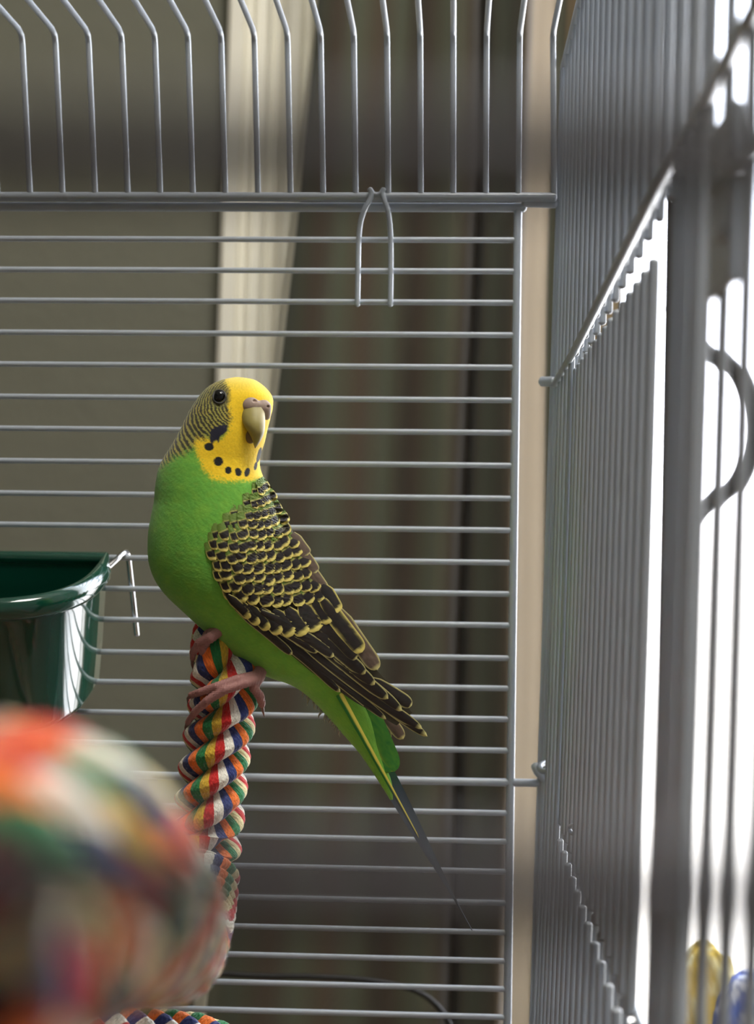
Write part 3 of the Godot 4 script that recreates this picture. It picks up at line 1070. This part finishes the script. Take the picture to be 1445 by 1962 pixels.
func build_wing(bird: Node3D):
	var m := vmat("feather_vane", 0.65)
	var rng := RandomNumberGenerator.new()
	rng.seed = 77
	# dark underlayer of the wing
	var le := [[486, 948], [466, 975], [438, 996], [415, 1018], [404, 1042], [402, 1064], [405, 1085], [412, 1106], [424, 1129], [441, 1152], [463, 1177], [495, 1205], [540, 1240], [600, 1290], [680, 1345], [760, 1390]]
	var re := [[519, 931], [532, 957], [545, 981], [556, 1006], [568, 1031], [582, 1056], [594, 1081], [606, 1105], [619, 1130], [633, 1154], [648, 1178], [668, 1208], [692, 1242], [722, 1284], [760, 1326], [790, 1366]]
	var v := PackedVector3Array()
	var col := PackedColorArray()
	for i in le.size():
		for j in 13:
			var p := Vector2(le[i][0], le[i][1]).lerp(Vector2(re[i][0], re[i][1]), j / 12.0)
			v.append(bp(p.x, p.y, wing_z(p.x, p.y) - 0.5 - 16.0 * clampf(1.0 - j / 8.0, 0.0, 1.0) * clampf((8.0 - i) / 3.0, 0.0, 1.0)))
			col.append(lin(60, 54, 36))
	var wing := obj("wing", make_mesh(v, grid_idx(le.size(), 13, false), col, null, 1), m, bird)
	# long feathers first: [root, tip, width, style, lift at root, lift at tip]
	var longs := [
		[[505, 1205], [652, 1326], 16, 2, 1, 1], [[520, 1205], [740, 1378], 15, 2, 1, 1], [[530, 1198], [819, 1411], 20, 2, 1, 2], [[540, 1195], [809, 1397], 22, 2, 2, 3],
		[[548, 1190], [770, 1362], 24, 2, 3, 4], [[556, 1186], [744, 1339], 25, 2, 4, 5], [[566, 1182], [718, 1312], 26, 2, 5, 6], [[576, 1178], [700, 1291], 27, 2, 6, 7], [[590, 1174], [683, 1263], 28, 2, 7, 8],
		[[700, 1300], [789, 1352], 26, 2, 1, 0],
		[[452, 1166], [560, 1254], 17, 2, 6, 5], [[474, 1172], [610, 1249], 22, 2, 7, 6], [[500, 1172], [640, 1258], 22, 2, 8, 7],
		[[640, 1160], [724, 1283], 32, 3, 3, 3], [[618, 1150], [694, 1250], 34, 7, 9, 9]]
	for q in longs:
		obj("flight_feather", feather(Vector2(q[0][0], q[0][1]), Vector2(q[1][0], q[1][1]), q[2], q[4], q[5], q[3], rng, 22, 9), m, wing)
	# greater coverts, tips on the yellow arc
	var gt := [[480, 1184, 16], [497, 1196, 18], [516, 1206, 20], [538, 1214, 22], [561, 1218, 25], [586, 1216, 27], [611, 1208, 28], [633, 1194, 28], [648, 1174, 24]]
	for k in gt.size():
		var tip := Vector2(gt[k][0], gt[k][1])
		var d := Vector2(0.60, 0.80).rotated(lerpf(-0.16, 0.12, k / 8.0))
		obj("covert_feather", feather(tip - d * 62.0, tip, gt[k][2] * 1.18, 6, 9, 1, rng, 16, 9), m, wing)
	# brown tertials down the back edge
	for q in [[[560, 1022], [590, 1064]], [[572, 1050], [606, 1098]], [[586, 1080], [624, 1134]], [[602, 1112], [646, 1170]], [[618, 1140], [664, 1204]]]:
		obj("covert_feather", feather(Vector2(q[0][0], q[0][1]), Vector2(q[1][0], q[1][1]), 24, 5, 6, 3, rng, 14, 9), m, wing)
	# rows of small coverts, lowest first so that each overlaps the next one down
	var nrow := 11
	for k in range(nrow - 1, -1, -1):
		var f := k / (nrow - 1.0) * 8.6
		var i := mini(int(f), 9)
		var l := Vector2(le[i][0], le[i][1]).lerp(Vector2(le[i + 1][0], le[i + 1][1]), f - i)
		var r := Vector2(re[i][0], re[i][1]).lerp(Vector2(re[i + 1][0], re[i + 1][1]), f - i)
		var wdt := l.distance_to(r)
		var big := lerpf(15.0, 24.0, k / (nrow - 1.0))
		var cnt := maxi(2, int(round(wdt / (big * 0.86))))
		for c in cnt:
			var x := (c + 0.5 + 0.25 * (k % 2) + rng.randf_range(-0.12, 0.12)) / (cnt + 0.25)
			var tip := l.lerp(r, x)
			var ang := lerpf(0.18, 0.52, x) + 0.16 * k / nrow
			var d := Vector2(sin(ang), cos(ang))
			tip += d * (7.0 + sin(x * PI) * lerpf(4.0, 13.0, k / (nrow - 1.0)) + rng.randf_range(-3.5, 3.5))
			d = d.rotated(rng.randf_range(-0.13, 0.13))
			var ln := lerpf(30.0, 44.0, k / (nrow - 1.0))
			var sink := lerpf(14.0, 7.0, k / (nrow - 1.0)) * clampf(1.0 - x / lerpf(0.42, 0.18, k / (nrow - 1.0)), 0.0, 1.0)
			obj("covert_feather", feather(tip - d * ln, tip, big * rng.randf_range(1.1, 1.35), 2.5 - sink, 8.0 - sink, 0, rng, 17, 11), m, wing)
	# the tip of the other wing shows under this one
	var far := obj("wing", feather(Vector2(680, 1320), Vector2(746, 1419), 26, -14, -14, 3, rng, 16, 9, 0.0, false), m, bird)
	obj("flight_feather", feather(Vector2(700, 1320), Vector2(773, 1416), 24, -10, -10, 3, rng, 16, 9, 0.0, false), m, far)
	# pale down under the tail
	var fluff := []
	for k in 16:
		var e := Vector2(578, 1322).lerp(Vector2(650, 1402), k / 15.0) + Vector2(rng.randf_range(0, 5), rng.randf_range(-4, 0))
		var t2 := e + Vector2(rng.randf_range(-7, 3), rng.randf_range(9, 17))
		fluff.append([[bp(e.x, e.y, -8), bp((e.x + t2.x) / 2 - 2.0, (e.y + t2.y) / 2, -6), bp(t2.x, t2.y, -8)], [2.6 * K, 1.6 * K, 0.3 * K]])
	obj("down", tubes(fluff, 6), mat("pale_down", srgb(150, 146, 124), 0.95), bird)
	# tail
	var tail := obj("tail", feather(Vector2(692, 1398), Vector2(905, 1783), 36, -14, -60, 4, rng, 40, 9, 0.0, false), m, bird)
	obj("tail_feather", feather(Vector2(650, 1330), Vector2(806, 1612), 14, 38, -40, 5, rng, 34, 9, 0.0, false), m, tail)
	obj("tail_feather", feather(Vector2(655, 1320), Vector2(748, 1480), 46, 6, -12, 6, rng, 24, 11, 0.0, false), m, tail)
	obj("tail_feather", feather(Vector2(690, 1320), Vector2(757, 1478), 38, 10, -12, 6, rng, 24, 11, 0.0, false), m, tail)

func ball(c: Vector2, r: Vector3, z: float, rows := 24, cols := 32) -> ArrayMesh:
	var v := PackedVector3Array()
	for i in rows:
		var th := PI * i / (rows - 1.0)
		for j in cols:
			var ph := TAU * j / cols
			v.append(bp(c.x + r.x * sin(th) * cos(ph), c.y + r.y * cos(th), z + r.z * sin(th) * sin(ph)))
	return make_mesh(v, grid_idx(rows, cols, true))

func build_face(bird: Node3D):
	var ez := body_z(420, 760)
	var eye := obj("eye", ball(Vector2(420.5, 760), Vector3(10.5, 11, 7), ez + 0.5), mat("eye_black", srgb(8, 8, 9), 0.06), bird)
	var ringp := []
	for k in 25:
		var a := TAU * k / 24.0
		ringp.append(bp(420.5 + 12.2 * cos(a), 760 + 12.8 * sin(a), body_z(420.5 + 12.2 * cos(a), 760 + 12.8 * sin(a)) + 0.6))
	obj("eye_ring", tube(ringp, 1.7 * K, 8), mat("eye_skin", srgb(70, 68, 64), 0.7), eye)
	# beak: hooked upper mandible
	var sec := [[485, 780, 58, 21, 16], [485.5, 797, 66, 22.5, 18], [487.5, 814, 72, 20.5, 18], [491.5, 830, 73, 14.5, 15], [492, 842, 70, 9, 10], [490.5, 852, 65, 4.5, 5], [489, 859, 60, 0.5, 0.5]]
	var v := PackedVector3Array()
	var col := PackedColorArray()
	var pts := []
	var sz := []
	for q in sec:
		pts.append(Vector3(q[0], q[1], q[2]))
		sz.append(Vector3(q[3], q[4], 0))
	pts = smooth_path(pts, 6)
	sz = smooth_path(sz, 6)
	for i in pts.size():
		for j in 32:
			var a := TAU * j / 32.0
			v.append(bp(pts[i].x + cos(a) * sz[i].x, pts[i].y, pts[i].z + sin(a) * sz[i].y))
			var n := fine.get_noise_2d(j * 2.0, i * 1.5)
			var c := lin(150, 138, 76).lerp(lin(206, 196, 160), smoothstep(0.35, 0.9, cos(a)))  # pale highlight painted along the right side of the beak
			c = c.lerp(lin(200, 180, 140), smoothstep(0.72, 1.0, i / (pts.size() - 1.0)))
			col.append(c * (1.0 + 0.12 * n))
	obj("beak", make_mesh(v, grid_idx(pts.size(), 32, true), col), vmat("horn", 0.5), bird)
	# lower mandible tucked behind
	obj("lower_beak", ball(Vector2(480, 836), Vector3(11, 14, 9), 60), mat("horn_dark", srgb(120, 98, 62), 0.5), bird)
	# cere with two nostrils
	var f := func(p: Vector3) -> float:
		var q := Vector3(p.x, p.y, p.z)
		var d := ((q - Vector3(480, 777, 62)) / Vector3(18, 16, 13)).length() - 1.0
		var e := ((q - Vector3(505, 781, 56)) / Vector3(15, 15, 13)).length() - 1.0
		var g := ((q - Vector3(511, 793, 52)) / Vector3(8, 12, 10)).length() - 1.0
		var s := smin(smin(d, e, 0.45), g, 0.4)
		s = maxf(s, -(((q - Vector3(489, 768, 73)) / Vector3(5.0, 3.6, 7)).length() - 1.0))
		s = maxf(s, -(((q - Vector3(514, 779, 66)) / Vector3(3.0, 2.6, 6)).length() - 1.0))
		return s + 0.03 * fine.get_noise_3d(q.x * 2.0, q.y * 2.0, q.z * 2.0)
	var raw := nets(f, Vector3(455, 755, 40), Vector3(528, 812, 84), 1.4)
	var arr := raw.surface_get_arrays(0)
	var rv: PackedVector3Array = arr[Mesh.ARRAY_VERTEX]
	for i in rv.size():
		rv[i] = bp(rv[i].x, rv[i].y, rv[i].z)
	obj("cere", make_mesh(rv, arr[Mesh.ARRAY_INDEX]), mat("cere_skin", srgb(158, 136, 122), 0.55), bird)

func foot(called: String, chains: Array, bird: Node3D, lo: Vector3, hi: Vector3):
	var skin := mat("foot_skin", srgb(154, 108, 102), 0.65)
	var f := func(p: Vector3) -> float:
		var d := 1e9
		for c in chains:
			var one := 1e9
			for i in c.size() - 1:
				one = minf(one, cap(p, Vector3(c[i][0], c[i][1], c[i][2]), Vector3(c[i + 1][0], c[i + 1][1], c[i + 1][2]), c[i][3], c[i + 1][3]))
			d = smin(d, one, 4.0)
		return d + 0.7 * sin(p.x * 1.3 + p.y * 0.4) + 0.5 * sin(p.y * 1.6)
	var raw := nets(f, lo, hi, 2.0)
	var arr := raw.surface_get_arrays(0)
	var rv: PackedVector3Array = arr[Mesh.ARRAY_VERTEX]
	for i in rv.size():
		rv[i] = bp(rv[i].x, rv[i].y, rv[i].z)
	var o := obj(called, make_mesh(rv, arr[Mesh.ARRAY_INDEX]), skin, bird)
	for c in chains:
		var e: Array = c[c.size() - 1]
		var b: Array = c[c.size() - 2]
		var d := Vector3(e[0] - b[0], e[1] - b[1], e[2] - b[2]).normalized()
		var p0 := Vector3(e[0], e[1], e[2])
		var p1 := p0 + d * 10.0 + Vector3(0, 4, -3)
		var p2 := p1 + d * 4.0 + Vector3(2, 9, -5)
		if c.size() > 2:
			obj("claw", tube([bp(p0.x, p0.y, p0.z), bp(p1.x, p1.y, p1.z), bp(p2.x, p2.y, p2.z)], [4.0 * K, 3.0 * K, 0.7 * K], 8), mat("claw_horn", srgb(120, 86, 76), 0.4), o)

func build_bird():
	var bird := thing("budgerigar", "green and yellow budgerigar perched on the rope, looking back over its wing", "bird", Transform3D(cam_xf.basis, cam_xf * cv(450, 1000, DB)))
	build_body(bird)
	build_wing(bird)
	build_face(bird)
	foot("foot", [
		[[505, 1272, 10, 11], [492, 1294, 42, 10], [455, 1302, 74, 9.5], [415, 1316, 79, 9], [385, 1326, 66, 8], [366, 1332, 42, 6.5]],
		[[505, 1272, 10, 11], [496, 1300, 44, 10], [470, 1309, 74, 9], [430, 1322, 84, 9], [398, 1342, 76, 8.5], [374, 1364, 54, 7.5], [360, 1384, 30, 6]],
		[[496, 1298, 36, 10], [486, 1318, 52, 9], [498, 1334, 40, 9], [502, 1350, 26, 7]]], bird, Vector3(336, 1250, -10), Vector3(525, 1402, 106))
	foot("foot", [
		[[425, 1205, 40, 11], [402, 1222, 56, 11], [382, 1232, 46, 9], [370, 1250, 30, 7], [369, 1262, 18, 5]],
		[[425, 1205, 40, 11], [400, 1216, 40, 11], [388, 1240, 36, 10], [392, 1262, 30, 7]]], bird, Vector3(350, 1190, 0), Vector3(445, 1285, 80))
